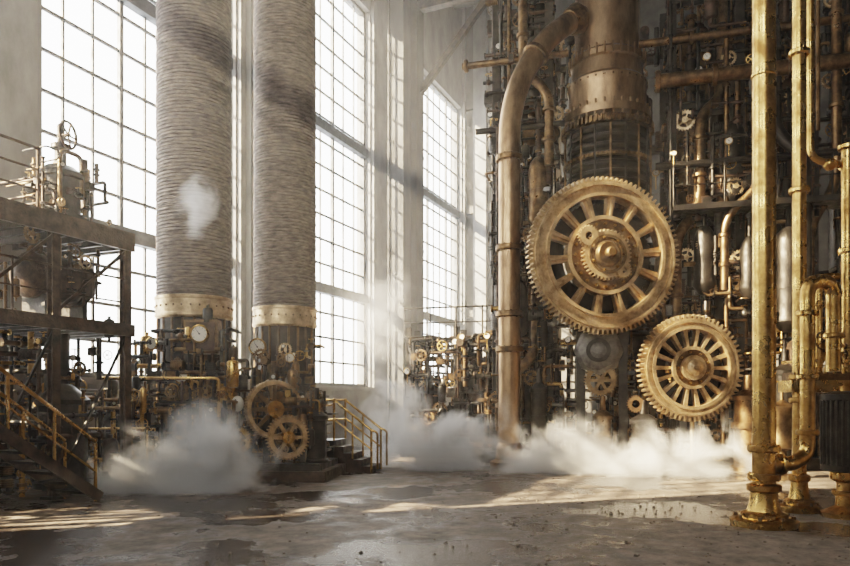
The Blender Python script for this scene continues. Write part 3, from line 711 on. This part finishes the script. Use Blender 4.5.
# ------------------------------------------------------------------ grit
rng = random.Random(9); mb = MB()
for i in range(600):
    D = rng.uniform(7, 13); x = rng.uniform(-3, 6.5) if rng.random() < .3 else rng.uniform(1, 6.0)
    r = rng.uniform(.006, .02) * (1.6 if rng.random() < .06 else 1)
    if abs(x - 4.6) < .5 and abs(D - 9.5) < .5: continue
    vs = []
    for a in range(5): vs.append((x + r * math.cos(a * 1.256 + i) * rng.uniform(.7, 1.3), D + r * math.sin(a * 1.256 + i) * rng.uniform(.7, 1.3), 0))
    for a in range(5): vs.append((x + .6 * r * math.cos(a * 1.256 + i), D + .6 * r * math.sin(a * 1.256 + i), r * rng.uniform(.5, .9)))
    mb.add(vs, [(5, 6, 7, 8, 9)] + [(a, (a + 1) % 5, 5 + (a + 1) % 5, 5 + a) for a in range(5)], STONE)
mb.finish('floor_rubble')

# ------------------------------------------------------------------ steam
import bmesh
def steam(loc, sc, dens, ns, seed, amp=1.6):
    bm = bmesh.new(); bmesh.ops.create_icosphere(bm, subdivisions=3, radius=1.0)
    me = bpy.data.meshes.new('steam_cloud'); bm.to_mesh(me); bm.free()
    me.materials.append(steam_mat('steam_%d' % seed, dens, ns, seed, amp))
    o = bpy.data.objects.new('steam_cloud', me); scene.collection.objects.link(o)
    o.location = loc; o.scale = sc
steam((-5.3, 12.8, .25), (1.8, .7, 1.15), 9, 1.3, 1)
steam((-3.9, 12.9, .35), (1.7, .75, 1.5), 9, 1.2, 2)
steam((-.9, 17.7, .9), (1.6, .8, 2.1), 4.0, 1.0, 3)
steam((.7, 17.0, .4), (2.1, .9, 2.0), 6.5, 1.0, 4)
steam((3.3, 16.3, .15), (2.9, .8, 1.4), 5.5, 1.1, 5)
steam((6.0, 15.6, .15), (2.9, .7, 1.45), 5.5, 1.1, 6)
steam((-4.75, 14.6, 5.75), (.6, .35, .9), 7.0, 1.9, 8, 1.3)
steam((-1.4, 19.5, 4.0), (1.8, 1.2, 2.8), .45, .7, 9)

def haze(name, dens, t0, t1, n0, n1, z1):
    m, nt, out = new_mat(name)
    vs = nt.nodes.new('ShaderNodeVolumeScatter'); vs.inputs['Color'].default_value = (0.98, 0.975, 0.96, 1)
    vs.inputs['Density'].default_value = dens; vs.inputs['Anisotropy'].default_value = 0.3
    nt.links.new(vs.outputs[0], out.inputs['Volume'])
    mb = MB(); mb.box(t0, t1, -n1, -n0, .01, z1, m); mb.finish('hall_haze', P0, RZ)
haze('hall_haze', 0.0018, TMIN + .3, TMAX - .4, .04, NMAX - .4, H - .9)
haze('window_haze', 0.0050, -9.5, TMAX - .5, .05, 7.5, H - 1.0)

# ------------------------------------------------------------------ lights
w = bpy.data.worlds.new('sky'); scene.world = w; w.use_nodes = True
bg = w.node_tree.nodes['Background']; bg.inputs[0].default_value = (1.0, 0.985, 0.965, 1); bg.inputs[1].default_value = 8.0
sd = bpy.data.lights.new('sun', 'SUN'); sd.energy = 60; sd.angle = math.radians(0.7); sd.color = (1, .78, .52)
so = bpy.data.objects.new('sun', sd); scene.collection.objects.link(so)
so.rotation_euler = V((.9, .3, -.5)).to_track_quat('-Z', 'Y').to_euler(); so.location = (-20, 0, 30)
def portal(name, c, d, wx, wz):
    l = bpy.data.lights.new(name, 'AREA'); l.shape = 'RECTANGLE'; l.size = wx; l.size_y = wz
    l.cycles.is_portal = True
    o = bpy.data.objects.new(name, l); scene.collection.objects.link(o); o.location = c
    o.rotation_euler = V(d).to_track_quat('-Z', 'Y').to_euler()
for i, (a, b) in enumerate(wins):
    c = V(P0) + u * ((a + b) / 2) - nrm * .62; c.z = (SILL + HEAD) / 2
    portal('window_skylight', c, nrm, b - a, HEAD - SILL)
for a, b in fill_wins:
    c = Cf + nrm * ((a + b) / 2) - u * .62; c.z = 12.0
    portal('window_skylight', c, u, b - a, 11.0)
scene.cycles.volume_bounces = 2

# ------------------------------------------------------------------ camera
cd = bpy.data.cameras.new('camera'); cd.sensor_width = 36; cd.lens = 36 * 700 / 850; cd.shift_y = 117 / 850; cd.clip_end = 200
co = bpy.data.objects.new('camera', cd); scene.collection.objects.link(co)
co.location = (0, 0, 1.7); co.rotation_euler = (PI / 2, 0, 0); scene.camera = co
scene.view_settings.view_transform = 'Filmic'
scene.view_settings.look = 'High Contrast'
scene.view_settings.exposure = -0.05
